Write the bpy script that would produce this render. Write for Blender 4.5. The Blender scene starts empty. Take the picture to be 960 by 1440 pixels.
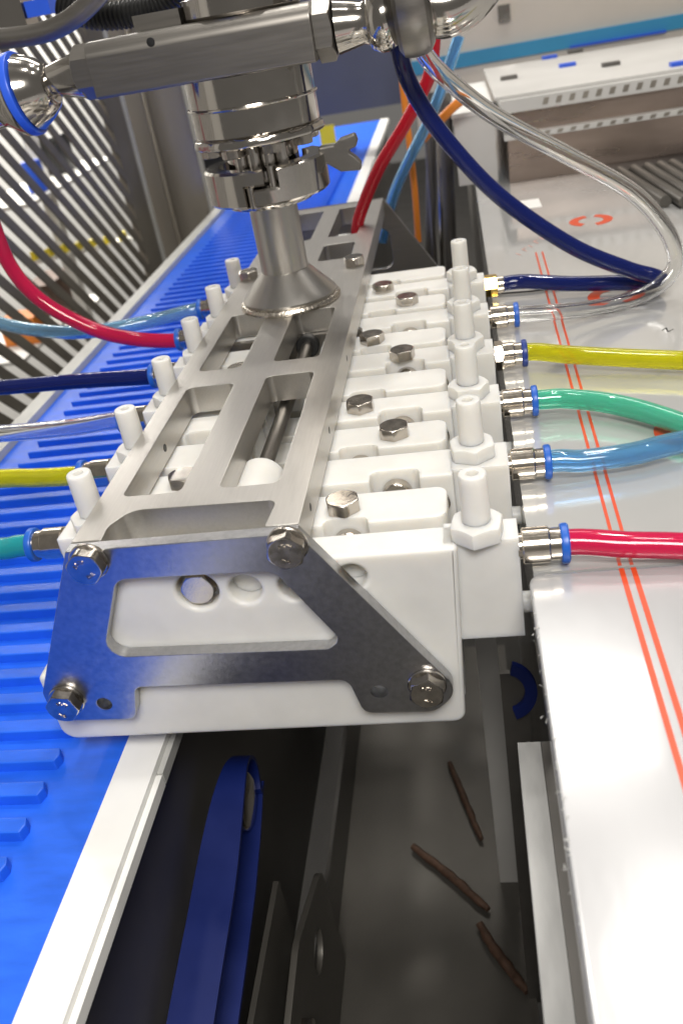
import bpy, bmesh, math, random
from mathutils import Vector, Matrix
random.seed(7)
sc = bpy.context.scene
COL = sc.collection

# ------------------------------------------------------------------ camera
F_PX, CX, CY = 1233.34, 480.0, 720.0                 # focal length in pixels of the 960x1440 photograph
CAM = Vector((114.3, -269.1, 165.1))                 # millimetres, origin = front edge of the top plate
YAW, PITCH, ROLL = -0.19334743, 0.53278918, -0.18450479
def _rot():
    ca, sa, cb, sb, cc, s_ = (math.cos(YAW), math.sin(YAW), math.cos(PITCH), math.sin(PITCH), math.cos(ROLL), math.sin(ROLL))
    B = Matrix(((1, 0, 0), (0, 0, -1), (0, 1, 0)))
    Rz = Matrix(((ca, -sa, 0), (sa, ca, 0), (0, 0, 1)))
    Rx = Matrix(((1, 0, 0), (0, cb, -sb), (0, sb, cb)))
    Rr = Matrix(((cc, -s_, 0), (s_, cc, 0), (0, 0, 1)))
    return Rr @ Rx @ B @ Rz
RM = _rot()
cd = bpy.data.cameras.new('camera'); cam = bpy.data.objects.new('camera', cd); COL.objects.link(cam)
cam.matrix_world = Matrix.Translation(CAM * .001) @ Matrix((RM[0], -RM[1], -RM[2])).transposed().to_4x4()
cd.sensor_fit = 'VERTICAL'; cd.sensor_height = 36.0; cd.sensor_width = 24.0
cd.lens = F_PX / 1440.0 * 36.0
cd.clip_start = .005; cd.clip_end = 60
cd.dof.use_dof = True; cd.dof.focus_distance = .40; cd.dof.aperture_fstop = 14.0
sc.camera = cam
def at(px, py, ax, val):
    """photo pixel -> point (mm) on the plane where coordinate ax equals val"""
    d = RM.transposed() @ Vector(((px - CX) / F_PX, (py - CY) / F_PX, 1.0))
    return CAM + d * ((val - CAM[ax]) / d[ax])

# ------------------------------------------------------------------ light
w = bpy.data.worlds.new('World'); sc.world = w; w.use_nodes = True
bg = w.node_tree.nodes['Background']; bg.inputs[0].default_value = (1.0, .95, .88, 1); bg.inputs[1].default_value = .155
def lamp(name, loc, target, sx, sy, power, col=(1, .96, .9)):
    l = bpy.data.lights.new(name, 'AREA'); l.shape = 'RECTANGLE'; l.size = sx; l.size_y = sy; l.energy = power; l.color = col
    o = bpy.data.objects.new(name, l); COL.objects.link(o); o.location = loc
    o.rotation_euler = (Vector(target) - Vector(loc)).to_track_quat('-Z', 'Y').to_euler(); return o
lamp('work_lamp', (.20, -.62, .72), (-.04, -.12, -.10), .40, .28, 11.5)
lamp('strip_lamp', (-.95, 2.5, .95), (-1.3, 2.5, -.2), 2.2, .16, 80)  # added strip low behind the guard, only to brighten the far wall
lamp('strip_lamp', (.1, 2.0, 2.0), (.0, .3, 0), 1.0, .35, 12)
for x in (-.15, .55, 1.2):
    for y in (.1, 1.1): lamp('ceiling_lamp', (x, y, 2.1), (x, y, 0), .10, .10, 3.2 if y < 1 else 9.5)
sc.view_settings.view_transform = 'Standard'; sc.view_settings.look = 'None'
sc.view_settings.exposure = 0.0; sc.view_settings.gamma = 1.0
sc.render.engine = 'CYCLES'
sc.cycles.max_bounces = 14; sc.cycles.transmission_bounces = 12; sc.cycles.transparent_max_bounces = 16

# ------------------------------------------------------------------ materials
def mat(name, base, rough=.5, metal=0.0, noise=None, bump=None, **kw):
    """noise=(scale xyz, amount, detail): value variation; bump=(scale xyz, strength, distance)"""
    m = bpy.data.materials.new(name); m.use_nodes = True
    nt = m.node_tree; b = nt.nodes['Principled BSDF']
    b.inputs['Base Color'].default_value = (*base, 1); b.inputs['Roughness'].default_value = rough; b.inputs['Metallic'].default_value = metal
    for k, v in kw.items(): b.inputs[k.replace('_', ' ')].default_value = v
    tc = nt.nodes.new('ShaderNodeTexCoord')
    def nz(scale, detail=4):
        mp = nt.nodes.new('ShaderNodeMapping'); mp.inputs['Scale'].default_value = scale
        nt.links.new(tc.outputs['Object'], mp.inputs[0])
        n = nt.nodes.new('ShaderNodeTexNoise'); n.inputs['Scale'].default_value = 1; n.inputs['Detail'].default_value = detail
        nt.links.new(mp.outputs[0], n.inputs['Vector']); return n.outputs['Fac']
    if noise:
        f = nz(noise[0], noise[2] if len(noise) > 2 else 5)
        cr = nt.nodes.new('ShaderNodeMapRange'); cr.inputs[1].default_value = .3; cr.inputs[2].default_value = .7
        cr.inputs[3].default_value = 1 - noise[1]; cr.inputs[4].default_value = 1 + noise[1] * .4
        nt.links.new(f, cr.inputs[0])
        mx = nt.nodes.new('ShaderNodeVectorMath'); mx.operation = 'SCALE'; mx.inputs[0].default_value = base
        nt.links.new(cr.outputs[0], mx.inputs['Scale']); nt.links.new(mx.outputs[0], b.inputs['Base Color'])
        rr = nt.nodes.new('ShaderNodeMapRange'); rr.inputs[1].default_value = .3; rr.inputs[2].default_value = .7
        rr.inputs[3].default_value = max(.02, rough - .25 * noise[1]); rr.inputs[4].default_value = min(1, rough + .25 * noise[1])
        nt.links.new(f, rr.inputs[0]); nt.links.new(rr.outputs[0], b.inputs['Roughness'])
    if bump:
        bp = nt.nodes.new('ShaderNodeBump'); bp.inputs['Strength'].default_value = bump[1]; bp.inputs['Distance'].default_value = bump[2]
        nt.links.new(nz(bump[0]), bp.inputs['Height']); nt.links.new(bp.outputs[0], b.inputs['Normal'])
    return m
STEEL = (.58, .56, .53)
M = dict(
    plate=mat('brushed_steel', (.56, .54, .51), .38, 1, ((900, 60, 900), .06), ((2200, 90, 2200), .09, .0002)),
    mill=mat('mill_finish_steel', (.48, .48, .49), .31, 1, ((420, 420, 420), .13), ((1000, 1000, 1000), .22, .0003)),
    polished=mat('polished_steel', (.54, .51, .47), .12, 1, ((60, 60, 60), .06), ((900, 900, 900), .03, .0002)),
    satin=mat('satin_steel', (.27, .255, .235), .38, 1, ((30, 700, 700), .08), ((40, 900, 900), .08, .0002)),
    pipe=mat('satin_pipe', (.52, .50, .47), .30, 1, ((200, 200, 30), .04), ((1500, 1500, 40), .03, .0001)),
    bolt=mat('bolt_steel', (.55, .51, .46), .22, 1, ((250, 250, 250), .2), ((900, 900, 900), .10, .0002)),
    weld=mat('weld_steel', (.60, .55, .48), .28, 1, ((500, 500, 500), .12), ((600, 600, 600), .5, .0006)),
    nickel=mat('nickel_brass', (.66, .60, .52), .16, 1, ((300, 300, 300), .1)),
    brass=mat('brass', (.78, .56, .18), .2, 1, ((300, 300, 300), .15)),
    hdpe=mat('white_polyethylene', (.69, .68, .65), .42, 0, ((55, 55, 55), .07), ((700, 160, 700), .07, .0002),
             Subsurface_Weight=.8, Subsurface_Radius=(.009, .008, .0065), Subsurface_Scale=1.0),
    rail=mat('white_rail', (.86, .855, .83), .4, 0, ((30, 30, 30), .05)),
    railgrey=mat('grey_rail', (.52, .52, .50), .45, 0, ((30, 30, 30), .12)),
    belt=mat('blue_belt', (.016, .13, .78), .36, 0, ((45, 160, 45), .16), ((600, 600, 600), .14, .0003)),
    darkblue=mat('dark_blue_belt', (.004, .014, .12), .45, 0, ((40, 40, 40), .15)),  # belt blue with the shade of the pit put into its colour
    collar=mat('blue_collar', (.01, .10, .48), .35),
    navyc=mat('navy_collar', (.01, .035, .22), .35),
    film=mat('white_film', (.45, .45, .46), .22, .25, ((20, 8, 20), .06), ((30, 12, 30), .16, .002), Coat_Weight=.6, Coat_Roughness=.06),
    film2=mat('film_on_steel', (.64, .64, .63), .12, .4, ((14, 7, 14), .10), ((34, 16, 34), .16, .002), Coat_Weight=.7, Coat_Roughness=.05),
    red_ink=mat('red_ink', (.62, .07, .02), .35), pink_ink=mat('faded_red_ink', (.55, .28, .24), .4),
    black=mat('black_rubber', (.012, .012, .012), .45, 0, ((300, 300, 300), .3)),
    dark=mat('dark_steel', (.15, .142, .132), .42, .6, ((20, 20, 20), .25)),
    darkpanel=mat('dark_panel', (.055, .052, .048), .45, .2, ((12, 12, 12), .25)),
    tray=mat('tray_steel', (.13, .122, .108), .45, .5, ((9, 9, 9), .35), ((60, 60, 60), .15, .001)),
    col=mat('bronze_grey_panel', (.26, .235, .20), .5, .2, ((10, 10, 3), .2)),
    slat=mat('guard_slat', (.17, .155, .13), .5, .2, ((15, 15, 15), .2)),
    wall=mat('far_wall', (.80, .79, .76), .7, 0, ((3, 3, 3), .08)),
    boxsteel=mat('warm_steel', (.40, .32, .275), .30, .85, ((9, 30, 40), .25), ((8, 300, 300), .06, .0004)),
    lightgrey=mat('light_grey_paint', (.60, .59, .57), .45, 0, ((15, 15, 15), .08)),
    hood=mat('blue_grey_panel', (.10, .11, .16), .5, .1, ((10, 10, 10), .15)),
    skyblue=mat('light_blue_band', (.05, .33, .60), .4, 0, ((10, 10, 10), .12)),
    orange=mat('orange_jacket', (.80, .24, .02), .4),
    yellow=mat('yellow_plastic', (.85, .70, .03), .4), redp=mat('red_plastic', (.70, .04, .05), .35), bluep=mat('blue_plastic', (.03, .12, .75), .35),
    stick=mat('brown_rust', (.11, .06, .038), .6, 0, ((200, 200, 200), .45), ((300, 300, 300), .6, .001)),
    dirty=mat('smeared_grey_paint', (.58, .58, .57), .45, 0, ((60, 14, 60), .5, 8)),
    beige=mat('beige_panel', (.70, .64, .57), .5, 0, ((8, 8, 8), .08)),
)
def tubemat(name, col, trans=.6, rough=.06):
    return mat(name, col, rough, 0, None, None, Transmission_Weight=trans, IOR=1.45)
T = dict(red=tubemat('tube_red', (.72, .02, .10), .45), navy=tubemat('tube_navy', (.008, .017, .14), .35), yellow=tubemat('tube_yellow', (.85, .82, .03), .75),
         green=tubemat('tube_green', (.16, .72, .52), .7), blue=tubemat('tube_blue', (.30, .60, .88), .85), clear=tubemat('tube_clear', (.95, .95, .94), 1.0, .03),
         teal=tubemat('tube_teal', (.03, .42, .45), .5), scarlet=tubemat('tube_scarlet', (.62, .01, .03), .4), lblue=tubemat('tube_light_blue', (.40, .66, .84), .85))

# ------------------------------------------------------------------ mesh helpers (all in millimetres)
ORG = {}
def V(*a): return Vector(a)
def finish(me, mt, smooth=35):
    me.materials.append(mt)
    me.shade_smooth(); me.set_sharp_from_angle(angle=math.radians(smooth))
def mk(name, bm, mt, parent=None, bev=0, smooth=35, org=None):
    """link a bmesh (world millimetres) as ONE object, under parent if given"""
    if bev:
        es = [e for e in bm.edges if len(e.link_faces) == 2 and e.calc_face_angle(0) > .6]
        bmesh.ops.bevel(bm, geom=es, offset=bev, segments=2, profile=.6, affect='EDGES', clamp_overlap=True)
    bmesh.ops.recalc_face_normals(bm, faces=bm.faces)
    o0 = ORG[parent.name] if parent else (V(*org) if org else None)
    if o0 is None:
        xs = [v.co for v in bm.verts]
        o0 = V((min(c.x for c in xs) + max(c.x for c in xs)) / 2, (min(c.y for c in xs) + max(c.y for c in xs)) / 2, min(c.z for c in xs))
    for v in bm.verts: v.co = (v.co - o0) * .001
    me = bpy.data.meshes.new(name); bm.to_mesh(me); bm.free()
    finish(me, mt, smooth)
    o = bpy.data.objects.new(name, me); COL.objects.link(o)
    if smooth < 50:
        wnm = o.modifiers.new('weighted_normal', 'WEIGHTED_NORMAL'); wnm.keep_sharp = True; wnm.weight = 80
    ORG[o.name] = o0
    if parent: o.parent = parent
    else: o.location = o0 * .001
    return o
def thing(name, org, label, cat, group=None):
    o = bpy.data.objects.new(name, None); COL.objects.link(o); o.empty_display_size = .01
    o.location = V(*org) * .001; ORG[o.name] = V(*org); return tag(o, label, cat, group)
def tag(o, label, cat, group=None, kind=None):
    if label: o['label'] = label
    if cat: o['category'] = cat
    if group: o['group'] = group
    if kind: o['kind'] = kind
    return o
def copy_tree(o, parent=None):
    c = o.copy(); COL.objects.link(c); ORG[c.name] = ORG[o.name].copy(); c.parent = parent
    for ch in list(o.children): copy_tree(ch, c)
    return c
def box(x0, x1, y0, y1, z0, z1, bm=None):
    bm = bm or bmesh.new()
    vs = [bm.verts.new((x, y, z)) for x in (x0, x1) for y in (y0, y1) for z in (z0, z1)]
    for f in ((0, 1, 3, 2), (4, 6, 7, 5), (0, 4, 5, 1), (2, 3, 7, 6), (0, 2, 6, 4), (1, 5, 7, 3)): bm.faces.new([vs[i] for i in f])
    return bm
def frame(d):
    d = d.normalized(); u = d.orthogonal().normalized()
    if abs(d.z) < .9: u = V(0, 0, 1).cross(d).normalized()
    else: u = V(1, 0, 0); u = (u - d * u.dot(d)).normalized()
    return u, d.cross(u)
def lathe(prof, org, d=(0, 0, 1), seg=48, bm=None, rf=None, a0=0, a1=2 * math.pi):
    """prof: [(radius, height along d)], rf(theta, r, h) may change (r, h)"""
    bm = bm or bmesh.new(); d = V(*d).normalized(); org = V(*org); u, v = frame(d)
    full = abs(a1 - a0 - 2 * math.pi) < 1e-6; n = seg if full else seg + 1
    rings = []
    for r, h in prof:
        ring = []
        for i in range(n):
            t = a0 + (a1 - a0) * i / seg; rr, hh = rf(t, r, h) if rf else (r, h)
            ring.append(bm.verts.new(org + d * hh + (u * math.cos(t) + v * math.sin(t)) * rr))
        rings.append(ring)
    for a, b in zip(rings, rings[1:]):
        for i in range(seg):
            j = (i + 1) % n
            bm.faces.new((a[i], a[j], b[j], b[i]))
    if full:
        if prof[0][0] > 1e-6 and prof[0] != prof[-1]: bm.faces.new(rings[0])
        if prof[-1][0] > 1e-6 and prof[0] != prof[-1]: bm.faces.new(rings[-1])
    bmesh.ops.remove_doubles(bm, verts=bm.verts, dist=1e-5)
    return bm
def cyl(p0, p1, r, r2=None, seg=32, bm=None):
    p0, p1 = V(*p0), V(*p1); L = (p1 - p0).length
    return lathe([(r, 0), (r if r2 is None else r2, L)], p0, p1 - p0, seg, bm)
def hexa(org, d, af, h, rot=0, chamfer=True, bm=None, bore=0):
    """hexagon head or nut of width af standing on org along d, its outer face chamfered to a circle"""
    hr = lambda t: af / 2 / math.cos(((t + rot) % (math.pi / 3)) - math.pi / 6)
    rc = af / 2 * .95
    def rf(t, r, k):
        if k == 0: return hr(t), 0
        if k == 1: return hr(t), (h - (hr(t) - rc) * .6 if chamfer else h)
        if k == 2: return rc, h
        return r, h if k == 3 else h * .5
    prof = [(1, 0), (1, 1), (1, 2)] + ([(bore, 3), (bore, 4)] if bore else [])
    return lathe(prof, org, d, 36, bm, rf)
def crom(pts, n=10):
    P = [V(*p) for p in pts]; P = [P[0] * 2 - P[1]] + P + [P[-1] * 2 - P[-2]]; out = []
    for i in range(1, len(P) - 2):
        a, b, c, d = P[i - 1:i + 3]
        for k in range(n):
            t = k / n
            out.append(.5 * ((2 * b) + (c - a) * t + (2 * a - 5 * b + 4 * c - d) * t * t + (3 * b - a - 3 * c + d) * t ** 3))
    return out + [P[-2]]
def sweep(path, r, seg=16, bm=None, cap=True, rfun=None):
    bm = bm or bmesh.new(); n = len(path); u = None; rings = []
    for i, p in enumerate(path):
        d = (path[min(i + 1, n - 1)] - path[max(i - 1, 0)]).normalized()
        u = frame(d)[0] if u is None else (u - d * u.dot(d)).normalized()
        v = d.cross(u); rr = rfun(i) if rfun else r
        rings.append([bm.verts.new(p + (u * math.cos(2 * math.pi * k / seg) + v * math.sin(2 * math.pi * k / seg)) * rr) for k in range(seg)])
    for a, b in zip(rings, rings[1:]):
        for k in range(seg): bm.faces.new((a[k], a[(k + 1) % seg], b[(k + 1) % seg], b[k]))
    if cap: bm.faces.new(rings[0]); bm.faces.new(rings[-1])
    return bm, rings
def hose(name, pts, r, mt, label, wall=1.4, cat='tube', group=None, n=10):
    """a hollow hose: outer and inner skin joined at the open ends"""
    path = crom(pts, n)
    bm, a = sweep(path, r, 18, cap=False)
    bm, b = sweep(path, r - wall, 18, bm, cap=False)
    for i in (0, -1):
        for k in range(18): bm.faces.new((a[i][k], a[i][(k + 1) % 18], b[i][(k + 1) % 18], b[i][k]))
    o = mk(name, bm, mt, smooth=60); return tag(o, label, cat, group)
def rpoly(pts, n=6):
    """[(x, y, radius)] -> outline with rounded corners"""
    out = []; N = len(pts)
    for i, (x, y, r) in enumerate(pts):
        p = V(x, y); a = V(*pts[i - 1][:2]); b = V(*pts[(i + 1) % N][:2])
        if r <= 0: out.append((x, y)); continue
        da, db = (a - p).normalized(), (b - p).normalized()
        ang = da.angle(db); t = r / math.tan(ang / 2); t = min(t, (a - p).length * .49, (b - p).length * .49)
        s, e = p + da * t, p + db * t; c = p + (da + db).normalized() * (t / math.cos(ang / 2))
        va, vb = s - c, e - c
        for k in range(n + 1):
            f = k / n; q = va.lerp(vb, f)
            q = q.normalized() * va.length; out.append(tuple(c + q))
    return out
def circ(x, y, r, n=28): return [(x + r * math.cos(2 * math.pi * k / n), y + r * math.sin(2 * math.pi * k / n)) for k in range(n)]
def plate(loops, axis, lo, hi, bev=.4):
    """flat plate with holes: loops[0] outline, others holes; axis 'x' -> (y,z), 'y' -> (x,z), 'z' -> (x,y)"""
    cu = bpy.data.curves.new('tmp', 'CURVE'); cu.dimensions = '2D'; cu.fill_mode = 'BOTH'
    cu.extrude = (hi - lo) / 2 - bev; cu.bevel_depth = bev; cu.bevel_resolution = 1 if bev < 1.5 else 3; cu.offset = -bev
    for lp in loops:
        s = cu.splines.new('POLY'); s.points.add(len(lp) - 1); s.use_cyclic_u = True
        for p, q in zip(s.points, lp): p.co = (q[0], q[1], 0, 1)
    ob = bpy.data.objects.new('tmp', cu); COL.objects.link(ob)
    dg = bpy.context.evaluated_depsgraph_get()
    me = bpy.data.meshes.new_from_object(ob.evaluated_get(dg))
    bm = bmesh.new(); bm.from_mesh(me)
    bpy.data.objects.remove(ob); bpy.data.curves.remove(cu); bpy.data.meshes.remove(me)
    mid = (hi + lo) / 2
    for v in bm.verts:
        a, b, c = v.co
        v.co = {'z': (a, b, mid + c), 'y': (a, mid + c, b), 'x': (mid + c, a, b)}[axis]
    bmesh.ops.remove_doubles(bm, verts=bm.verts, dist=1e-4)
    return bm
def prism(poly, z0, z1):
    bm = bmesh.new(); lo = [bm.verts.new((x, y, z0)) for x, y in poly]; hi = [bm.verts.new((x, y, z1)) for x, y in poly]; n = len(poly)
    bm.faces.new(lo); bm.faces.new(hi)
    for i in range(n): bm.faces.new((lo[i], lo[(i + 1) % n], hi[(i + 1) % n], hi[i]))
    return bm
def rbox(x0, x1, y0, y1, z0, z1, r=3.5):
    return prism(rpoly([(x0, y0, 0), (x1, y0, 0), (x1, y1, r), (x0, y1, r)], 4), z0, z1)
def cut(bm, cutters, bev=0):
    """boolean difference of bmeshes"""
    def tmp(b):
        bmesh.ops.recalc_face_normals(b, faces=b.faces)
        me = bpy.data.meshes.new('tmp'); b.to_mesh(me); b.free(); o = bpy.data.objects.new('tmp', me); COL.objects.link(o); return o
    o = tmp(bm); cs = [tmp(c) for c in cutters]
    for c in cs:
        md = o.modifiers.new('b', 'BOOLEAN'); md.operation = 'DIFFERENCE'; md.object = c; md.solver = 'EXACT'
    dg = bpy.context.evaluated_depsgraph_get(); me = bpy.data.meshes.new_from_object(o.evaluated_get(dg))
    out = bmesh.new(); out.from_mesh(me)
    for x in [o] + cs: bpy.data.objects.remove(x)
    return out
def text_bm(s, size, extr, place):
    """lettering as solid mesh; place(x, y, z) maps text plane to world millimetres"""
    cu = bpy.data.curves.new('tmp', 'FONT'); cu.body = s; cu.size = size; cu.extrude = extr; cu.align_x = 'CENTER'; cu.align_y = 'CENTER'; cu.resolution_u = 2
    ob = bpy.data.objects.new('tmp', cu); COL.objects.link(ob)
    me = bpy.data.meshes.new_from_object(ob.evaluated_get(bpy.context.evaluated_depsgraph_get()))
    bm = bmesh.new(); bm.from_mesh(me); bpy.data.objects.remove(ob)
    for v in bm.verts: v.co = place(*v.co)
    return bm
def structure(o, label=None): o['kind'] = 'structure'; return o

# ================================================================== large setting
BZ = -120.0                                                          # top of the conveyor belt
# pit under the deposit head
structure(mk('floor', box(-1600, 1600, -900, 6000, -905, -900), M['darkpanel']))
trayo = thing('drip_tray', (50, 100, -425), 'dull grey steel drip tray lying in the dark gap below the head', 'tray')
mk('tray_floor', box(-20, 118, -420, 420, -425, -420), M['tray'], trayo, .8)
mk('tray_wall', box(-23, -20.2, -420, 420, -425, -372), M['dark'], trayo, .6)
for k, (a, b) in enumerate((((632, 1072), (676, 1180)), ((580, 1190), (686, 1278)), ((674, 1300), (742, 1394)))):
    p, q = at(*a, 2, -416), at(*b, 2, -416)
    path = [p.lerp(q, i / 14) + V((0, 1.5, -2)[k] * math.sin(math.pi * i / 14), 0, 0) + V(random.uniform(-.4, .4), random.uniform(-.4, .4), random.uniform(-.2, .2)) for i in range(15)]
    bm, _ = sweep(path, 4, 12, rfun=lambda i: (2.7, 3.2, 3.6)[k] * (1 + .10 * math.sin(i * 2.1 + k)) * (math.sin(math.pi * min(max(i, .35), 13.65) / 14) ** .13))
    tag(mk('brown_stick', bm, M['stick'], smooth=60),
        ('short dark brown stick on the tray closest to the white head block', 'middle brown stick on the tray, lying slantwise', 'reddish brown stick on the tray beside the worktop flange')[k], 'stick', 'brown sticks in the drip tray')

# conveyor belt
cv = thing('conveyor_belt', (-165, 300, BZ - 60), 'bright blue ribbed conveyor belt running under the left tubes', 'conveyor')
bl = mk('belt', box(-274, -62, -420, 2000, BZ - 4, BZ), M['belt'], cv, .6)
rb = None
for k in range(105):
    y = -410 + 19.6 * k
    if rb is None:
        rb = plate([rpoly([(-249, y - 4.2, 2), (-91, y - 4.2, .8), (-89.6, y, .5), (-91, y + 4.2, .8), (-249, y + 4.2, 2)], 2)], 'z', BZ - .8, BZ + 5.5, .9)
        rb = mk('ridge', rb, M['belt'], cv); y0 = y
    else:
        c = rb.copy(); COL.objects.link(c); c.parent = cv; c.location = (0, (y - y0) * .001, 0)
mk('side_rail', box(-61.5, -43, -420, 2000, BZ - 8, BZ + 1), M['rail'], cv, 2.5)
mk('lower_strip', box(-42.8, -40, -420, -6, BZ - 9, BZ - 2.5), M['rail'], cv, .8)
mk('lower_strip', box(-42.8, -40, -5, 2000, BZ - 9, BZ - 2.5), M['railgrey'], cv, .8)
mk('side_rail', box(-290, -275, -420, 2000, BZ - 22, BZ + 6), M['railgrey'], cv, 2)
mk('side_panel', box(-60, -52, -420, 2000, BZ - 300, BZ - 11), M['dark'], cv, 1)
mk('side_panel', box(-296, -286, -420, 2000, BZ - 170, BZ - 23), M['darkpanel'], cv, 1)
# belt return loop with its roller, seen in the gap
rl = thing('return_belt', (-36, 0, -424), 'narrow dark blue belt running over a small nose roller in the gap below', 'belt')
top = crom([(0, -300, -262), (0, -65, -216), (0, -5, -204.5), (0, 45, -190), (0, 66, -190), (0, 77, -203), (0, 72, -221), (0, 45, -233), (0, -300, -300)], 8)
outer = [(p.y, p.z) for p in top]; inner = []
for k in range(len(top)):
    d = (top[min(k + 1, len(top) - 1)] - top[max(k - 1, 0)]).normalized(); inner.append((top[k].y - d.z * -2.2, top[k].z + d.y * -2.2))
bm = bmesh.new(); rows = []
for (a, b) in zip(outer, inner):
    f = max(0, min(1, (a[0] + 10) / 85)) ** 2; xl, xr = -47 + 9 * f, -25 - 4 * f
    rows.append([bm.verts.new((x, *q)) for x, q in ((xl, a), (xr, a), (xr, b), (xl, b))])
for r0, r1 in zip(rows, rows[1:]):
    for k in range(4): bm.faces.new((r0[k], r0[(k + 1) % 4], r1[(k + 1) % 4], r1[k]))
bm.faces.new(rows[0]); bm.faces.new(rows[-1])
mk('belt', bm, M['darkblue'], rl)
mk('nose_roller', lathe([(4, 0), (13.5, 0), (15.5, 1), (15.5, 8), (13.5, 9), (4, 9)], (-39, 54, -211), (1, 0, 0), 48), M['polished'], rl)
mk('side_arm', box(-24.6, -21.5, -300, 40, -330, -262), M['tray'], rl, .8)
br = thing('belt_bracket', (-14, 0, -424), 'dull grey steel bracket with a hole beside the dark blue belt', 'bracket')
bm = plate([rpoly([(-160, -424, 4), (90, -424, 4), (90, -318, 16), (20, -290, 20), (-40, -300, 16), (-160, -330, 6)]), circ(45, -338, 13), circ(-10, -325, 5)], 'x', -16, -12, .6)
mk('plate', bm, M['tray'], br)
mk('nut', hexa((-12, -10, -325), (1, 0, 0), 13, 6), M['bolt'], br)

# worktop on the right: film-covered sheets over a steel cabinet
TZ = -32.0
wt = thing('worktop', (420, 600, -420), 'grey steel worktop under reflective protective film beside the white manifold', 'worktop')
mk('far_sheet', box(128.5, 1200, 3, 2400, TZ - 3, TZ), M['film2'], wt, 1.2)
mk('edge_flange', box(128.5, 131.5, 3, 2400, TZ - 50, TZ - 3.2), M['film2'], wt, .5)
mk('cabinet_side', box(133, 140, -500, 2400, -424, TZ - 51), M['dark'], wt, .5)
ns = thing('film_sheet', (420, -200, TZ - 40), 'bright white film-wrapped sheet with rounded corner, closest part of the worktop', 'sheet')
bm = plate([rpoly([(126.5, -520, 3), (1200, -520, 3), (1200, 1.5, 3), (126.5, 1.5, 5)])], 'z', TZ - 3, TZ + .7, 1.4)
mk('sheet', bm, M['film'], ns)
mk('edge_flange', box(127.5, 130.5, -515, 0, TZ - 26, TZ - 3.2), M['film'], ns, .5)
fl = thing('lower_flange', (121, -200, -112), 'pale bent steel flange below the white sheet edge', 'flange')
mk('flange', box(117.4, 126, -520, -24, -94, -92), M['dirty'], fl, .5)
mk('flange_web', box(117.4, 119, -520, -24, -116, -94.2), M['lightgrey'], fl, .3)
mk('bracket', box(126.2, 132.5, -520, -24, -116, -92), M['dark'], fl, .3)
pst = thing('support_post', (106, 157, -419), 'grey steel upright below the white end block, beside the worktop edge', 'post')
mk('post', box(99, 112, 150, 165, -419.5, -66), M['lightgrey'], pst, 1)
bw = thing('blue_guard', (116, 60, -424), 'dark blue curved strip in the gap under the worktop edge', 'guard')
gc = at(712, 975, 1, 60)
gpts = [(gc.x + 15 * math.cos(math.radians(a)), gc.z + 19 * math.sin(math.radians(a))) for a in range(-75, 76, 10)]
gpts += [(gc.x + 9 * math.cos(math.radians(a)), gc.z + 12 * math.sin(math.radians(a))) for a in range(75, -76, -10)]
mk('curved_strip', plate([gpts], 'y', 60, 63, .3), M['darkblue'], bw)
mk('mount', box(112.5, 126, 63.2, 66, -424, gc.z + 10), M['dark'], bw, .5)
# printed film: double red line, ring marks, faded lettering strokes
def stroke(a, b, wd, z, name, mt, parent):
    a, b = V(*a), V(*b); d = (b - a).normalized(); n = V(-d.y, d.x) * wd / 2
    bm = bmesh.new(); bm.faces.new([bm.verts.new((*p, z)) for p in (a - n, b - n, b + n, a + n)]); return mk(name, bm, mt, parent)
for o_ in (0, 4.2):
    stroke((159.2 + o_, -520), (159.8 + o_, 1.0), 1.9, TZ + .82, 'red_line', M['red_ink'], ns)
    stroke((159.8 + o_, 3.6), (166.0 + o_ * 1.15, 420), 1.35, TZ + .12, 'red_line', M['red_ink'], wt)
def ringmark(cx, cy, r0, r1, a0, a1, z, mt, parent, sx=1.0):
    n = 18; A = [math.radians(a0 + (a1 - a0) * k / n) for k in range(n + 1)]
    bm = bmesh.new(); o_ = [bm.verts.new((cx + sx * r1 * math.cos(t), cy + r1 * math.sin(t), z)) for t in A]; i_ = [bm.verts.new((cx + sx * r0 * math.cos(t), cy + r0 * math.sin(t), z)) for t in A]
    for k in range(n): bm.faces.new((o_[k], o_[k + 1], i_[k + 1], i_[k]))
    return mk('ring_mark', bm, mt, parent)
for c in ((217, 492), (206, 300), (209, 104)):
    ringmark(c[0], c[1], 10, 17.5, -80, 70, TZ + .12, M['red_ink'], wt)
    ringmark(c[0], c[1], 10, 17.5, 100, 235, TZ + .12, M['red_ink'], wt)
p0 = at(735, 350, 2, TZ)
for k in range(7):
    a = p0 + V(k * 5.2 - 6, k * 9.0 - 10, 0)
    stroke((a.x, a.y), (a.x + 3, a.y - 7), 1.0, TZ + .12, 'faded_print', M['pink_ink'], wt)
    if k % 2: stroke((a.x, a.y), (a.x + 3.4, a.y + 4), 1.0, TZ + .13, 'faded_print', M['pink_ink'], wt)
p1 = at(745, 287, 2, TZ)
mk('white_label', box(p1.x - 9, p1.x + 9, p1.y - 16, p1.y + 16, TZ + .05, TZ + .4), M['rail'], wt)

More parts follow.
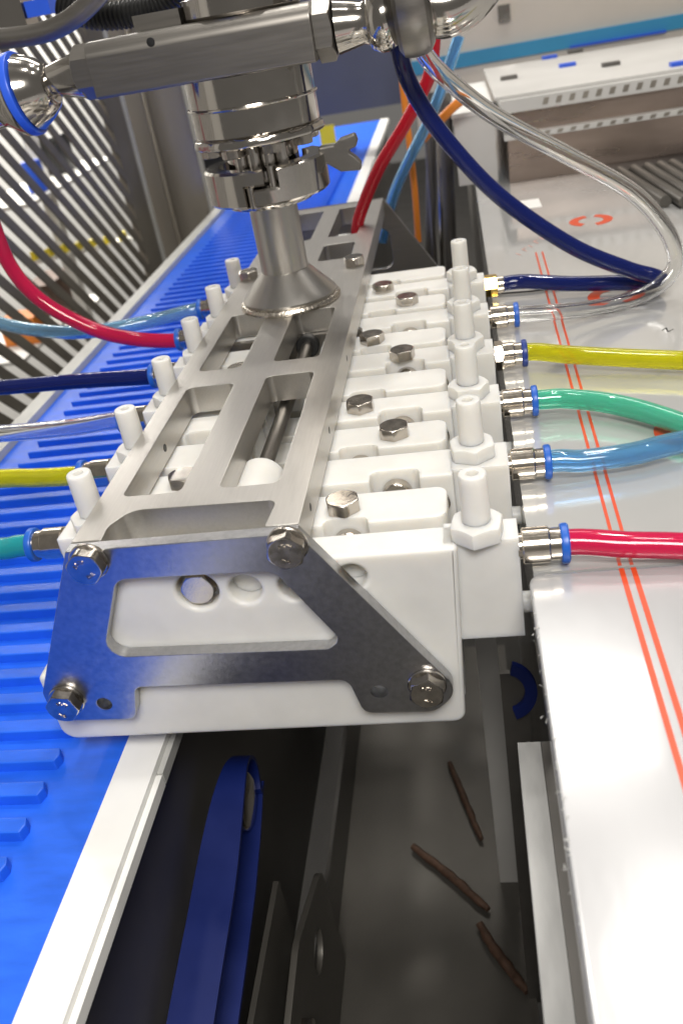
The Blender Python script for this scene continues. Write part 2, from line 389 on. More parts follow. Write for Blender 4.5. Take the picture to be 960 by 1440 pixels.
# ================================================================== white manifold
GB = 'white manifold blocks along the bracket'
pitch = 63.2
base = thing('base_slab', (7, 190, -104), 'long white plastic base slab under the row of manifold blocks', 'slab')
mk('slab', box(-84, 97.5, 16.2, 372, -103.6, -66.2), M['hdpe'], base, 2.5)
def hbolt(org, d, parent, af=13, h=5.5, name='hex_bolt', rot=0, mt='bolt'):
    return mk(name, hexa(org, d, af, h, rot), M[mt], parent)
def peg(x, y, parent, s=1):
    nut = mk('hex_nut', hexa((x, y, -16.4), (0, 0, 1), 18, 7.0, rot=.3 + random.uniform(-.5, .5), bore=4.8), M['hdpe'], parent)
    mk('peg', lathe([(5.3, 0), (5.4, .4), (5.2, 19.0), (4.8, 19.6), (2.3, 19.6), (2.1, 15)], (x, y, -9.4), seg=32), M['hdpe'], parent)
def fitting(x, y, s, parent, kind='nickel'):
    """push-in tube fitting pointing along s*X, on the end face at x"""
    z = -23
    if kind == 'brass':
        f = mk('tube_fitting', hexa((x - s * .3, y, z), (s, 0, 0), 13, 9), M['brass'], parent)
        mk('sleeve', lathe([(5.6, 9), (5.6, 13), (4.6, 13.6)], (x - s * .5, y, z), (s, 0, 0), 32), M['nickel'], f)
        return
    bm = lathe([(5, 0), (5, 1.6), (6.6, 1.6), (7.0, 2.0), (7.0, 11.2), (6.6, 11.6), (6.2, 11.8), (6.2, 15.6), (5.9, 16)], (x - s * .4, y, z), (s, 0, 0), 36)
    if kind == 'hex':
        hexa((x + s * .8, y, z), (s, 0, 0), 14.4, 4.5, bm=bm)
    f = mk('tube_fitting', bm, M['nickel'], parent)
    mk('collar', lathe([(5.2, 15.4), (7.2, 15.6), (7.6, 16.2), (7.6, 18), (7.1, 18.6), (5.3, 18.6), (5.2, 15.4)], (x - s * .4, y, z), (s, 0, 0), 36), M['collar'] if kind != 'hex' else M['navyc'], f)
rcols = ['red', 'sky blue', 'green', 'yellow', 'clear', 'navy']
lcols = ['teal', 'yellow', 'clear', 'navy', 'red', 'pale blue']
topA = {2: 55.4, 3: 74, 5: 56}; topB = {0: 56, 1: 74, 3: 55, 4: 73.5}
leftA = {1: -21, 3: -20}; leftB = {2: -22}
meshA = meshB = None
for k in range(6):
    y = 8 + pitch * k
    t = thing('manifold_block', (40, y, -66), f'white plastic manifold block whose right end feeds the {rcols[k]} tube' + (', thick holed front block' if k == 0 else ''), 'manifold block', GB)
    if k == 0:
        out = rpoly([(-83, -104, 7), (97.2, -104, 5), (101.5, -16, 1.5), (-48, -16, 3), (-48, -66, 2), (-83, -66, 3)])
        bm = plate([out, circ(-1, -27.5, 8.6), circ(18.3, -28.2, 6.6), circ(38, -28.5, 6.6), circ(61, -26, 5.6)], 'y', 0, 16, 1.8)
        mk('body', bm, M['hdpe'], t)
        mk('bore_floor', box(-12, 70, 8, 15, -40, -18.5), M['hdpe'], t)
        hbolt((-1, 7.9, -27.5), (0, -1, 0), t, 13, 7)
    else:
        if meshA is None:
            bm = cut(box(-44, 100.5, y - 15.5, y + 8, -66, -16), [box(1, 24, y - 30, y + 20, -36, 0), rbox(65, 86, y - 30, y - 7, -42, 2), rbox(-34, -14, y - 30, y - 9, -42, 2)])
            b = mk('body', bm, M['hdpe'], t, 1.6); meshA = (b, y)
        else:
            b = meshA[0].copy(); COL.objects.link(b); b.parent = t
        mk('socket_bolt', lathe([(5, 0), (6.6, .3), (6.8, 5), (6.2, 6), (3.2, 6.1), (3, 3)], (75.5, y - 7.1, -27), (0, -1, 0), 28), M['bolt'], t); mk('socket_bolt', lathe([(4, 0), (5.2, .3), (5.4, 2.6), (4.8, 3.2)], (93, y - 15.4, -28.5), (0, -1, 0), 24), M['bolt'], t)
    eb = box(100 if k else 96.5, 124, y - 12 if k else 3.2, y + 9, -62, -16)
    if k == 0:
        mk('end_block', eb, M['hdpe'], t, 2.2); ebm = None
    else: mk('end_block', eb, M['hdpe'], t, 1.8)
    mk('drain_plug', lathe([(4.2, 0), (4.2, 4), (3.4, 4.6)], (124, y, -49), (1, 0, 0), 20), M['hdpe'], t)
    peg(109.3, y, t); fitting(124, y, 1, t, 'brass' if k == 5 else ('hex' if k == 3 else 'nickel'))
    if k in topA: hbolt((topA[k], y - 4, -16.1), (0, 0, 1), t, rot=.25 * k)
    if k in leftA: hbolt((leftA[k], y - 2, -16.1), (0, 0, 1), t, rot=.2)
for k in range(6):
    y = 38.5 + pitch * k
    t = thing('manifold_block', (30, y, -66), f'white plastic manifold block whose left end feeds the {lcols[k]} tube', 'manifold block', GB)
    if meshB is None:
        bm = prism(rpoly([(-44.5, y - 15.5, 1), (98, y - 15.5, 5), (98, y + 8, 5), (-44.5, y + 8, 1)], 5), -66, -16)
        bm = cut(bm, [box(1, 24, y - 30, y + 20, -36, 0), rbox(48.5, 66.5, y - 30, y - 10.9, -40, 2)])
        b = mk('body', bm, M['hdpe'], t, 1.5); meshB = b
    else:
        b = meshB.copy(); COL.objects.link(b); b.parent = t
    mk('socket_bolt', lathe([(5, 0), (6.2, .3), (6.4, 4), (5.8, 4.6), (3, 4.7), (2.8, 2)], (57.5, y - 11.2, -27), (0, -1, 0), 28), M['bolt'], t); mk('socket_bolt', lathe([(4, 0), (5.6, .3), (5.8, 2.6), (5, 3.2)], (90, y - 15.4, -27.5), (0, -1, 0), 24), M['bolt'], t)
    mk('end_block', box(-68, -44, y - 9, y + 9, -62, -16), M['hdpe'], t, 1.8)
    peg(-53, y, t); fitting(-68, y, -1, t, 'nickel')
    if k in topB: hbolt((topB[k], y - 4, -16.1), (0, 0, 1), t, rot=.3 + .2 * k)
    if k in leftB: hbolt((leftB[k], y - 4, -16.1), (0, 0, 1), t)
rod = thing('guide_rod', (12.5, 160, -36), 'dark steel rod seen through the slots of the top plate', 'rod')
mk('rod', cyl((12.5, 84, -20.5), (12.5, 262, -20.5), 3.7), M['satin'], rod)
mk('boss', lathe([(3, 0), (9.6, 0), (11, 1.5), (11, 34), (9.6, 35.5), (3, 35.5)], (12.5, 45, -22.5), (0, 1, 0), 48), M['hdpe'], rod)
mk('grommet', lathe([(3.8, 0), (6.6, 0), (7.2, .6), (7.2, 6), (3.8, 6)], (12.5, 240, -20.5), (0, 1, 0), 32), M['black'], rod)

# ================================================================== steel bracket
bk = thing('mounting_bracket', (0, 260, -88), 'satin steel bracket of slotted top plate and trapezoid end plates', 'bracket')
L = 536.0
rs = lambda x0, x1, y0, y1, r: rpoly([(x0, y0, r), (x1, y0, r), (x1, y1, r), (x0, y1, r)], 5)
outl = rpoly([(-45, 0, 0), (-32.5, 0, 1), (-33.2, 10, 9), (-27, 21, 8), (33.6, 19.2, 4), (32, 0, 1), (45, 0, 0), (45, L, 0), (-45, L, 0)], 6)
tp = mk('top_plate', plate([outl, rs(-34.8, -9.4, 33, 144, 3.5), rs(7, 32.2, 33, 148, 3.5), rs(-34.2, -10.5, 166, 256, 3.5), rs(7, 32.4, 168.5, 249, 3.5),
     rs(8, 32, 357, 400, 3.5), rs(8, 31.5, 424, 521, 3.5), rs(-34, -6, 357, 400, 3.5), rs(-34, -6, 424, 520, 3.5)], 'z', -14.6, 0, .45), M['plate'], bk)
for (yy) in (24, 92, 180): mk('side_hole', cyl((44.6, yy, -7.5), (45.06, yy, -7.5), 1.7, seg=18), M['black'], tp)
mk('side_hole', cyl((-34.85, 92, -8), (-34.6, 92, -8), 1.9, seg=18), M['black'], tp)
P = lambda px, py: (lambda q: (q.x, q.z))(at(px, py, 1, -6))
def poly(ps): return rpoly([(*P(x, y), r) for x, y, r in ps])
tl, tr = (-45, .02), (45, .02)
fo = [(tl[0], -.3, .6), (tr[0], -.3, .8)] + [(*P(x, y), r) for x, y, r in ((646, 972, 9), (612, 1001, 9), (512, 1003, 5), (489, 956, 5), (190, 966.5, 4), (192, 1011, 5), (78, 1014, 12), (60, 975, 6))]
fw = poly([(163, 815, 7), (385, 803.5, 7), (479, 900, 4), (462, 913, 4), (146, 925, 7)])
h1, h2 = P(147, 990), P(533, 973)
fp = mk('front_plate', plate([rpoly(fo), fw, circ(*h1, 3.3), circ(*h2, 3.3)], 'y', -6, -.05, .35), M['mill'], bk)
for i, (bx, by) in enumerate(((121, 797), (402, 774), (90, 993), (600, 972))):
    q = at(bx, by, 1, -10.5)
    b = mk('bolt', hexa((q.x, -7.6, q.z), (0, -1, 0), 13, 5.3, rot=.25 + .5 * i), M['bolt'], bk)
    mk('washer', lathe([(4, 0), (7.6, 0), (7.8, .3), (7.8, 1.4), (7.4, 1.7), (4, 1.7)], (q.x, -6.02, q.z), (0, -1, 0), 32), M['bolt'], b) if i != 9 else None
    a = (-.5, .1, .3, -.1)[i]
    for s, dz, sz in (('A2-70', 3.3, 2.3), ('THE', -3.6, 2.2)):
        def plc(x, y, z, dz=dz, q=q, a=a):
            r = abs(dz) + (y if dz > 0 else -y); th = (x / abs(dz)) * .9
            X, Z = (r * math.sin(th), r * math.cos(th)) if dz > 0 else (r * math.sin(th), -r * math.cos(th))
            return V(q.x + X * math.cos(a) + Z * math.sin(a), -12.9 - z, q.z - X * math.sin(a) + Z * math.cos(a))
        mk('head_marking', text_bm(s, sz, .28, plc), M['bolt'], b, smooth=20)
ro = rpoly([(-45, -.3, .6), (45, -.3, .8), (90, -72, 8), (84, -86, 8), (-78, -86, 8), (-80, -72, 8)])
mk('rear_plate', plate([ro, rs(-30, 47.5, -62, -26, 8)], 'y', L + .05, L + 6, .35), M['satin'], bk)
mk('middle_plate', plate([rpoly([(-40, -14.7, 0), (46, -14.7, 0), (62, -38, 2), (-40, -38, 2)]), circ(12.5, -20.5, 7.3 / 2 + .5)], 'y', 244.6, 249, .3), M['satin'], bk)
for x in (-38.5, 37): hbolt((x, 336, 0), (0, 0, 1), bk, 13, 6, 'bolt', rot=.3)

# ================================================================== feed pipe stack
AX, AY = 1.5, 272.0
fpz = thing('feed_pipe', (AX, AY, 0), 'satin steel feed pipe with conical foot welded onto the top plate', 'pipe')
def wob(t, r, h): return (r + .16 * math.sin(70 * t) * (1 if 29 < r < 33 else 0), h)
mk('weld_bead', lathe([(26, .1), (31.5, .1), (32, 1.6), (31, 3.2), (28.5, 3.8), (26, 3.8)], (AX, AY, 0), seg=180, rf=wob), M['weld'], fpz)
mk('cone', lathe([(20, 3), (29.3, 3.1), (29.8, 4), (29.8, 5.4), (29, 6.3), (17.2, 19), (15.4, 21)], (AX, AY, 0), seg=72), M['pipe'], fpz)
mk('pipe', lathe([(14.9, 18), (14.7, 24), (14.6, 60)], (AX, AY, 0), seg=56), M['pipe'], fpz)
cl = thing('pipe_clamp', (AX, AY, 60), 'polished hinged steel pipe clamp with wing nut around the pipe joint', 'clamp')
mk('ferrule', lathe([(15, 0), (25, 2), (26, 4), (26, 7), (21, 8.5), (21, 40)], (AX, AY, 60), seg=48), M['polished'], cl)
def band(a0, a1, z0, z1):
    r0, r1, c = 27, 36.4, 1.4
    pr = [(r0, z0), (r1 - c, z0), (r1, z0 + c), (r1, z1 - c), (r1 - c, z1), (r0, z1), (r0, z0)]
    bm = lathe(pr, (AX, AY, 0), seg=44, a0=math.radians(a0), a1=math.radians(a1))
    bmesh.ops.holes_fill(bm, edges=[e for e in bm.edges if e.is_boundary], sides=0); return bm
def merge(*bms):
    out = bmesh.new()
    for b in bms:
        me = bpy.data.meshes.new('tmp'); b.to_mesh(me); b.free(); out.from_mesh(me); bpy.data.meshes.remove(me)
    return out
mk('clamp_half', merge(band(95, 258, 66, 86), band(257.5, 278, 77, 86)), M['polished'], cl)
mk('clamp_half', merge(band(291, 402, 66, 86), band(267, 291.5, 66, 75.6)), M['polished'], cl)
for a in (262.5, 286): mk('hinge_pin', cyl((AX + 32 * math.cos(math.radians(a)), AY + 32 * math.sin(math.radians(a)), 65.4), (AX + 32 * math.cos(math.radians(a)), AY + 32 * math.sin(math.radians(a)), 86.5), 2.4, seg=18), M['polished'], cl)
mk('clamp_bolt', cyl((AX + 24, AY + 26, 77), (AX + 42, AY + 14, 79), 3.2, seg=18), M['dark'], cl)
wp = [(lambda q: (q.x, q.z, 1.2))(at(px, py, 1, AY)) for px, py in ((448, 206), (470, 203), (478, 194), (499, 186), (503, 196), (501, 205), (488, 211), (500, 219), (508, 227), (508, 238), (480, 240), (462, 230), (447, 226))]
wn = plate([rpoly(wp, 3)], 'y', AY - 4, AY + 4, 1.2)
mk('wing_nut', wn, M['dark'], cl)

vb = thing('valve_body', (AX, AY, 88), 'round polished steel valve body with ring groove and bolted lower flange', 'valve')
mk('neck', lathe([(19.5, -2), (19.5, 12)], (AX, AY, 88), seg=48), M['polished'], vb)
mk('cylinder', lathe([(20, 15), (35.6, 15), (36.4, 16), (36.4, 29.2), (37.3, 29.6), (37.6, 30.2), (37.3, 30.9), (36.2, 31.2), (36.2, 45.6)], (AX, AY, 88), seg=80), M['polished'], vb)
mk('flange', lathe([(19, 9.5), (36.6, 9.5), (38, 10.4), (38.4, 12), (37.6, 14.2), (36, 15.1), (19, 15.1)], (AX, AY, 88), seg=80, rf=lambda t, r, h: (r + (.5 * math.cos(12 * t) if r > 36 else 0), h)), M['polished'], vb)
for k in range(8):
    a = math.radians(22 + 45 * k); hbolt((AX + 29 * math.cos(a), AY + 29 * math.sin(a), 97.6), (0, 0, -1), vb, 11, 5, 'flange_bolt', rot=a)
for k in range(4):
    a = math.radians(248 + 20 * k); mk('tie_rod', cyl((AX + 23 * math.cos(a), AY + 23 * math.sin(a), 83), (AX + 23 * math.cos(a), AY + 23 * math.sin(a), 98), 4, seg=20), M['polished'], vb)

# ---- cross bar above with its end fittings (axis along X)
BY, BZc = 270.0, 147.0
xb = thing('cross_bar', (-14, BY, 133.6), 'dark satin steel square cross bar above the round valve body', 'manifold bar')
bm = plate([rpoly([(235, 133.7, 1.5), (305, 133.7, 1.5), (305, 161, 8), (235, 161, 8)], 6)], 'x', -75, 46, .5)
mk('bar', bm, M['satin'], xb)
mk('bar_bore', cyl((-38, 234.9, 156), (-38, 238, 156), 2.2, seg=18), M['black'], xb)
mk('bar_cap', lathe([(5, 0), (31, 0), (32.5, 1.5), (32.5, 10), (30, 11)], (AX + 4, AY, 161.1), seg=64), M['polished'], xb)
mk('bar_cap', box(-52, -26, 258, 284, 161.1, 169), M['satin'], xb, 1)
hexr = lambda x0, x1, af, nm, mt='satin': mk(nm, hexa((x0, BY - 16, BZc), (1 if x1 > x0 else -1, 0, 0), af, abs(x1 - x0), rot=.52), M[mt], xb)
hexr(46.2, 56, 27, 'end_nut')
mk('reducer', lathe([(11, 0), (13, 1), (11.5, 8), (10, 15), (12, 20)], (56, BY - 16, BZc), (1, 0, 0), 48), M['polished'], xb)
mk('ball_joint', lathe([(9, 0), (13.5, 3), (15.6, 8), (15.2, 13), (12, 17)], (72, BY - 16, BZc), (1, 0, 0), 48), M['polished'], xb)
mk('disc_flange', lathe([(8, 0), (22, .6), (25.5, 3), (26.5, 7), (26.5, 13), (25, 17), (21, 19.5), (8, 20)], (87, BY - 18, BZc + 6), (1, 0, .05), 64), M['satin'], xb)
el = thing('pipe_elbow', (125, BY, 128), 'fat polished steel pipe elbow rising beside the disc flange', 'pipe elbow')
bm, _ = sweep(crom([(106, BY - 6, 148), (116, BY - 6, 147), (127, BY - 4, 152), (137, BY, 163), (146, BY + 6, 182), (152, BY + 10, 215)], 8), 14.5, 32); mk('elbow', bm, M['polished'], el)
hexr(-75.2, -88, 24, 'end_nut')
mk('reducer', lathe([(11.8, 0), (11, 5), (9.5, 12), (7.5, 20), (9, 23)], (-86, BY - 16, BZc - 1), (-1, 0, 0), 48), M['polished'], xb)
mk('bell_ferrule', lathe([(8, 0), (12, 2), (16, 7), (18.5, 12), (20, 15), (19, 16), (8, 16.2)], (-104, BY - 16, BZc - 3), (-1, 0, -.12), 56), M['polished'], xb)
mk('blue_gasket', lathe([(8, 0), (21.5, 0), (22, .8), (22, 4), (21.5, 4.6), (8, 4.6)], (-120.4, BY - 16, BZc - 5), (-1, 0, -.12), 56), M['bluep'], xb)
mk('end_ferrule', lathe([(8, 0), (21.5, 0), (21, 3), (16, 9), (13, 14), (13, 60)], (-125.2, BY - 16, BZc - 5.6), (-1, 0, -.12), 56), M['polished'], xb)

# ================================================================== tubes
RR = 5.0
def tz(px, py, z): return at(px, py, 2, z)
def ty(px, py, y): return at(px, py, 1, y)
GR, GL = 'tubes on the right fittings', 'tubes on the left fittings'
ry = [8 + pitch * k for k in range(6)]; ly = [38.5 + pitch * k for k in range(6)]
Z0 = -23
hose('air_tube', [(131, ry[0], Z0), (146, ry[0], Z0), tz(880, 766, -24), tz(960, 768, -25), tz(1120, 776, -26), tz(1500, 800, -26.5)], RR, T['red'], 'crimson red tube lying just over the bright white sheet', group=GR)
hose('air_tube', [(131, ry[1], Z0), (146, ry[1], Z0), tz(820, 648, -24), tz(890, 638, -24), tz(960, 621, -24), tz(1200, 570, -25)], RR, T['blue'], 'sky blue tube on the fitting between the red and green tubes', group=GR)
hose('air_tube', [(131, ry[2], Z0), (146, ry[2], Z0), tz(800, 561, -23.5), tz(870, 570, -24.5), tz(960, 597, -25), tz(1200, 690, -26.4)], RR, T['green'], 'mint green tube crossing a red ring mark on the worktop film', group=GR)
hose('air_tube', [(131, ry[3], Z0), (146, ry[3], Z0), tz(800, 499, -23.5), tz(870, 503, -24.5), tz(960, 507, -25), tz(1300, 522, -26.4)], RR, T['yellow'], 'bright yellow tube lying over the worktop film', group=GR)
hose('air_tube', [(131, ry[4], Z0), (146, ry[4], Z0), tz(790, 438, -24), ty(850, 430, 268), ty(905, 414, 275), ty(940, 388, 280), ty(949, 358, 283), ty(930, 315, 283), ty(885, 268, 280), ty(800, 220, 276), ty(700, 166, 272), ty(635, 117, 270), ty(598, 78, 268), ty(585, 40, 268), ty(580, -60, 268)], RR, T['clear'], 'colourless clear tube looping up from the worktop to the disc flange', group=GR)
hose('air_tube', [(133, ry[5], Z0), (150, ry[5], Z0), tz(800, 399, -24.5), tz(860, 398, -25.5), tz(905, 397, -26), ty(925, 393, 296), ty(916, 388, 292), ty(880, 378, 292), ty(800, 344, 294), ty(700, 274, 296), ty(622, 190, 296), ty(578, 122, 294), ty(560, 66, 290), ty(557, 10, 290), ty(556, -60, 290)], RR, T['navy'], 'dark navy tube rising from the brass fitting to the cross bar', group=GR)
hose('air_tube', [(-75, ly[0], Z0), (-92, ly[0], Z0), tz(0, 772, -24), tz(-120, 778, -25)], RR, T['teal'], 'teal green tube on the left fitting beside the front plate', group=GL)
hose('air_tube', [(-75, ly[1], Z0), (-92, ly[1], Z0), tz(50, 672, -24), tz(0, 673, -24), tz(-160, 682, -25)], RR, T['yellow'], 'yellow tube reaching over the blue belt', group=GL)
hose('air_tube', [(-75, ly[2], Z0), (-92, ly[2], Z0), tz(100, 601, -23), tz(0, 610, -23), tz(-160, 618, -23)], RR, T['clear'], 'colourless clear tube reaching straight out over the blue belt', group=GL)
hose('air_tube', [(-75, ly[3], Z0), (-92, ly[3], Z0), tz(110, 536, -23), tz(0, 545, -23), tz(-160, 556, -23)], RR, T['navy'], 'dark navy tube reaching straight out over the blue belt', group=GL)
hose('air_tube', [(-75, ly[4], Z0), (-92, ly[4], Z0), ty(185, 476, 291), ty(130, 462, 291), ty(60, 424, 291), ty(15, 374, 291), ty(-15, 300, 291), ty(-60, 180, 291)], RR, T['red'], 'crimson red tube curving steeply up past the slotted guard', group=GL)
hose('air_tube', [(-75, ly[5], Z0), (-92, ly[5], Z0), tz(200, 454, -22), tz(130, 466, -21), tz(70, 466, -19), tz(0, 454, -14), tz(-120, 415, 0)], RR, T['lblue'], 'pale translucent blue tube sagging over the belt and guard', group=GL)
# background hoses behind the bracket
hose('air_tube', [(26, 440, -40), ty(502, 325, 448), ty(512, 285, 450), ty(535, 232, 452), ty(565, 182, 452), ty(590, 136, 452), ty(606, 95, 452), ty(612, 20, 452)], 5, T['scarlet'], 'scarlet tube dropping into the rear slot of the top plate')
hose('air_tube', [ty(536, 340, 600), ty(552, 278, 600), ty(572, 230, 600), ty(600, 175, 600), ty(622, 120, 600), ty(645, 50, 600)], 5.2, T['blue'], 'sky blue tube hanging behind the rear plate of the bracket')
hose('cable', [ty(588, 340, 640), ty(583, 270, 640), ty(574, 190, 640), ty(566, 120, 640), ty(560, 40, 640)], 3.2, M['orange'], 'thin orange cable hanging behind the navy tube', .8, 'cable')
hose('cable', [ty(594, 196, 660), ty(612, 176, 660), ty(640, 148, 660), ty(665, 130, 660)], 4.4, M['orange'], 'short orange cable stub slanting towards the grey box', .8, 'cable')
hose('conduit', [ty(-40, 57, 330), ty(20, 53, 330), ty(70, 43, 330), ty(110, 20, 330), ty(150, -20, 330)], 6, M['satin'], 'bent grey steel pipe above the end ferrule', 1.5, 'pipe')
path = crom([ty(85, 5, 360), ty(130, 22, 360), ty(180, 20, 360), ty(225, 8, 360), ty(260, -25, 360)], 24)
bm, _ = sweep(path, 8, 16, rfun=lambda i: 8.5 if i % 3 == 0 else (7.4 if i % 3 == 1 else 8))
tag(mk('corrugated_conduit', bm, M['black'], smooth=20), 'black corrugated cable conduit above the cross bar', 'conduit')

# ================================================================== background left: slotted guard panel, posts
PX = -420.0
gp = thing('slotted_guard', (PX, 900, BZ - 330), 'dark guard panel with bright diagonal slots beyond the blue belt', 'guard panel')
Y1 = 1187.0
ang = math.radians(44.5); dy, dz = -math.cos(ang), math.sin(ang)
mk('frame', box(PX - 3, PX, Y1, Y1 + 72, -560, 420), M['slat'], gp, .5)
mk('edge_strip', box(PX - 4, PX + 3, Y1 + 72.5, Y1 + 84, -560, 420), M['railgrey'], gp, .8)
for k in range(-20, 16):
    z = -218 + 38.6 * k                                              # each slat is a dark bar between two slots
    l0 = 9.0; n = V(-dz, dy) * -1
    a0 = V(Y1 + 6, z - 19.3 - 6 * 1.15 + 3); ln = 1500
    zt = 9.6
    bm = bmesh.new()
    pts = [(a0.x, a0.y - zt), (a0.x + dy * ln, a0.y + dz * ln - zt), (a0.x + dy * ln, a0.y + dz * ln + zt), (a0.x, a0.y + zt)]
    lo = [bm.verts.new((PX - 3.2, *p)) for p in pts]; hi = [bm.verts.new((PX - .2, *p)) for p in pts]
    bm.faces.new(lo); bm.faces.new(hi)
    for i in range(4): bm.faces.new((lo[i], lo[(i + 1) % 4], hi[(i + 1) % 4], hi[i]))
    mk('slat', bm, M['slat'], gp)
fw_ = structure(mk('far_wall', box(-1220, -1200, -600, 6000, -900, 1500), M['wall']))
q = at(28, 425, 0, -600)
tag(mk('orange_crate', box(q.x - 30, q.x + 30, q.y - 34, q.y + 20, q.z - 60, q.z - 18), M['orange'], bev=3), 'orange storage crate glimpsed through the lower guard slots', 'crate')
q = at(70, 400, 0, -700)
tag(mk('wooden_crate', box(q.x - 30, q.x + 30, q.y - 60, q.y + 60, q.z - 60, q.z + 14), M['stick'], bev=3), 'brown crate glimpsed through the guard slots beside the orange one', 'crate')
q = at(45, 235, 0, -600)
tag(mk('blue_drum', lathe([(15, -40), (17, -36), (17, 6), (15, 10)], tuple(q), seg=32), M['bluep']), 'blue drum glimpsed through the upper guard slots', 'drum')
q = at(78, 215, 0, -640)
tag(mk('black_case', box(q.x - 20, q.x + 20, q.y - 36, q.y + 36, q.z - 34, q.z + 30), M['black'], bev=3), 'black case glimpsed through the upper guard slots', 'case')
rk = thing('storage_rack', (-650, 900, -900), 'pale storage rack standing behind the slotted guard', 'rack')
def board(z, y0, y1, x0=-690, x1=-570): mk('shelf', box(x0, x1, y0, y1, z - 6, z - .2), M['wall'], rk)
for px, py, X, dzb in ((28, 425, -600, -60), (45, 235, -600, -40), (78, 215, -640, -34)):
    q = at(px, py, 0, X); board(q.z + dzb, q.y - 110, q.y + 110)
q = at(70, 400, 0, -700); board(q.z - 60, q.y - 110, q.y + 110, -760, -640)
for k in range(8):
    q = at(52 + 20 * k, 357 - 4.2 * k, 0, -600 - 6 * k)
    tag(mk('yellow_marker', box(q.x - 4, q.x + 4, q.y - 16, q.y + 16, q.z - 7, q.z + 7), M['yellow'], bev=1.5), 'small yellow marker in the row seen through the guard slots', 'marker', 'yellow markers behind the guard')
    board(q.z - 7, q.y - 18, q.y + 18, q.x - 20, q.x + 12)
for yy in (500, 1330): mk('rack_post', box(-640, -620, yy, yy + 20, -900, 500), M['wall'], rk)
post = thing('machine_post', (-390, 1330, -560), 'wide bronze-grey steel post beside the slotted guard', 'post')
mk('post_face', box(-470, -396, 1290, 1300, -900, 480), M['col'], post, 2)
mk('post_round', cyl((-372, 1330, -900), (-372, 1330, 480), 36, seg=40), M['col'], post)
mk('post_shadow_gap', box(-340, -300, 1380, 1390, -900, 480), M['black'], post)  # solid black panel, the shadow beside the post put in as colour
# far end hood above the belt
hd = thing('belt_hood', (-60, 1520, -60), 'blue-grey hood panel over the far end of the belt', 'hood')
a, b = ty(415, 168, 1500), ty(568, 146, 1500)
mk('hood_panel', box(-260, 24, 1500, 1620, (a.z + b.z) / 2, 240), M['hood'], hd, 3)
mk('yellow_label', box(ty(448, 180, 1498).x, ty(470, 180, 1498).x, 1495, 1499, ty(450, 205, 1498).z, ty(450, 178, 1498).z), M['yellow'], hd)
# steel legs and rails behind the bracket
lg = thing('rear_uprights', (100, 800, -420), 'upright steel rods standing behind the rear plate', 'uprights')
for px0, px1, mt, yy, r in ((600, 612, 'satin', 760, 3.0), (618, 622, 'polished', 780, 2.4), (630, 634, 'dark', 800, 7), (612, 604, 'dark', 820, 6)):
    p, q = ty(px0 - 4, 130, yy), ty(px1, 380, yy)
    mk('rod', cyl(tuple(q), tuple(p), r, seg=16), M[mt], lg)
# ================================================================== background right: steel box on the worktop
bxo = thing('steel_box', (420, 760, TZ), 'two-tier warm steel box with vent slots standing on the far worktop', 'machine box')
YB = 677.0
zt1, zm, zt0 = 17.5, 22.0, 44.0
mk('lower_tier', box(163, 900, YB, YB + 260, TZ + .2, 8.5), M['boxsteel'], bxo, 1)
mk('middle_ledge', box(160, 900, YB - 1, YB + 262, 8.7, 14), M['lightgrey'], bxo, 1)
mk('upper_tier', box(168, 900, YB + 10, YB + 260, 14.2, 33), M['boxsteel'], bxo, 1)
mk('lid_edge', box(158, 900, YB + 2, YB + 264, 33.2, 45), M['lightgrey'], bxo, 1.2)
mk('lid', box(154, 900, YB + 12, YB + 300, 45.2, 48), M['lightgrey'], bxo, 1)
sv = None
for k in range(26):
    for (z0, yy) in ((36.5, YB + 1.6), (9.8, YB - 1.4)):
        x = 198 + 12.5 * k
        bm = plate([rpoly([(x, z0, .3), (x + 5, z0, .3), (x + 7, z0 + (6 if z0 > 20 else 3.2), .3), (x + 2, z0 + (6 if z0 > 20 else 3.2), .3)], 2)], 'y', yy - .3, yy + .6, .1)
        mk('vent_slot', bm, M['col'], bxo)
for (px, py, mt) in ((772, 81, 'bluep'), (797, 92, 'bluep'), (715, 110, 'dark'), (955, 90, 'bluep'), (808, 73, 'dark'), (858, 91, 'dark')):
    q = at(px, py, 2, 49); mk('lid_clip', box(q.x - 9, q.x + 9, q.y - 6, q.y + 6, 48.1, 51.5), M[mt], bxo, .8)
gb = thing('side_cabinet', (100, 760, TZ), 'light grey cabinet block left of the vented steel box', 'cabinet')
mk('cabinet', box(112, 152, YB + 20, YB + 260, TZ + .2, 34), M['lightgrey'], gb, 1.2)
mk('cabinet_top', box(110, 153, YB + 18, YB + 262, 34.2, 38), M['rail'], gb, .8)
# cross conveyor slots at the right edge
gr = thing('roller_bed', (420, 620, TZ), 'dark perforated strip with bright rollers in front of the steel box', 'rollers')
mk('strip', box(250, 900, 640, 674, TZ + .1, TZ + 5), M['black'], gr, .5)
for k in range(5):
    q = at(880 + 26 * k, 252 + 3 * k, 2, TZ + 5)
    e = at(925 + 40 * k, 330, 2, TZ + 5)
    mk('roller', cyl((q.x, 636, TZ + 5.2), (q.x + 14, 500 - 10 * k, TZ + 5.2), 4.8, seg=18), M['tray'], gr)
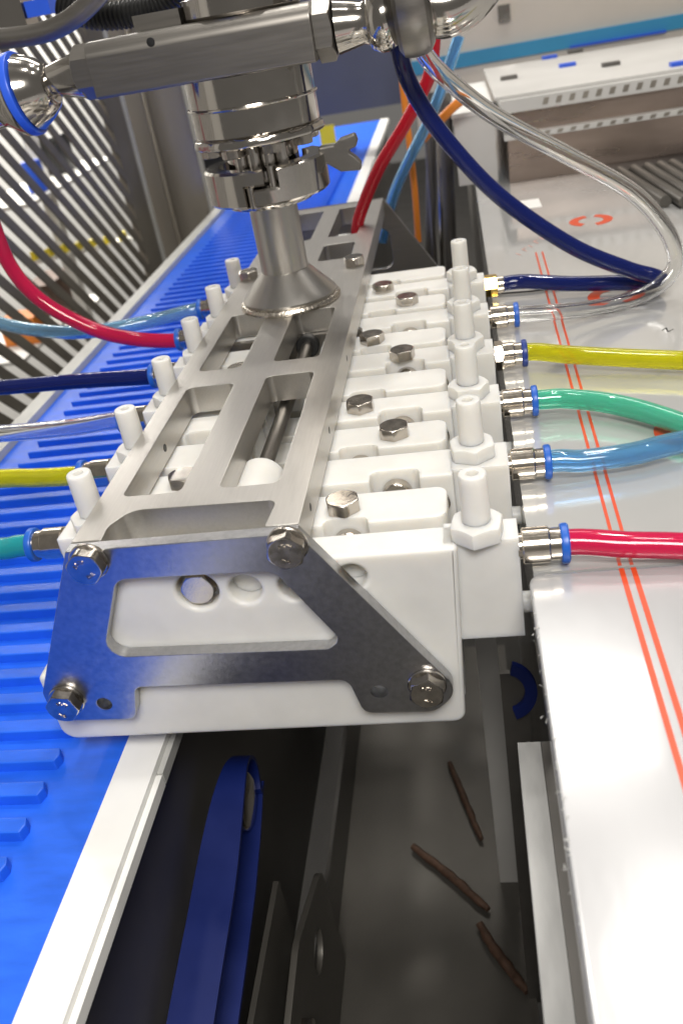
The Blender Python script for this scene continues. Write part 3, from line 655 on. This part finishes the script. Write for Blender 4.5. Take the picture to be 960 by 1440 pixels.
# blue band and beige machine wall behind
bh = thing('back_cabinet', (500, 1120, TZ), 'beige machine cabinet wall with a light blue band behind the steel box', 'cabinet')
mk('cabinet_wall', box(60, 1300, 1110, 1130, TZ + .2, 400), M['beige'], bh)
bm = bmesh.new()
vs = [bm.verts.new(p) for p in ((60, 1104, 42), (1300, 1104, 54), (1300, 1104, 68), (60, 1104, 60))]; bm.faces.new(vs)
vs2 = [bm.verts.new((v.co.x, 1109.5, v.co.z)) for v in vs]; bm.faces.new(vs2)
for i in range(4): bm.faces.new((vs[i], vs[(i + 1) % 4], vs2[(i + 1) % 4], vs2[i]))
mk('blue_band', bm, M['skyblue'], bh)
mk('blue_light_strip', box(275, 400, 1100, 1103.6, 44, 47), M['bluep'], bh)
q = ty(708, 18, 1108); mk('latch', box(q.x - 8, q.x + 8, 1100, 1109.6, q.z - 10, q.z + 10), M['polished'], bh, 1)

# small leftovers on and above the worktop
hose('thin_wire', [tz(700, 413, -31), tz(740, 410, -31), tz(770, 407, -31), tz(800, 405, -31)], .7, M['black'], 'thin dark wire lying on the worktop under the navy tube', .3, 'wire')
for a, b in (((930, 465), (936, 461)), ((936, 461), (938, 467)), ((938, 467), (946, 463))):
    a, b = tz(*a, TZ), tz(*b, TZ); stroke((a.x, a.y), (b.x, b.y), .8, TZ + .12, 'pen_mark', M['black'], wt)
up = thing('steel_upright', (-190, 430, 100), 'bright steel upright above the bent grey pipe', 'upright')
a = ty(20, 20, 430)
mk('column', box(a.x - 16, a.x + 10, 424, 446, a.z - 12, a.z + 300), M['polished'], up, 2)
mk('blue_clip', box(a.x + 12, a.x + 30, 424, 440, a.z - 4, a.z + 6), M['bluep'], up, 1)

# lint caught on the sheet edge: tiny, uncountable
bm = bmesh.new()
for k in range(40):
    y = random.uniform(-140, 0); x = random.gauss(126.6, .7); z = TZ - random.uniform(-.6, 9) if x < 126.4 else TZ + .9
    a = V(x, y, z); d = V(random.uniform(-1, 1), random.uniform(-1, 1), random.uniform(-.3, .3)).normalized() * random.uniform(.3, 1.0)
    sweep([a - d, a + V(0, 0, random.uniform(0, .4)), a + d], random.uniform(.07, .16), 5, bm)
tag(mk('lint', bm, M['railgrey']), 'grey lint and shavings stuck along the white sheet edge', 'lint', None, 'stuff')
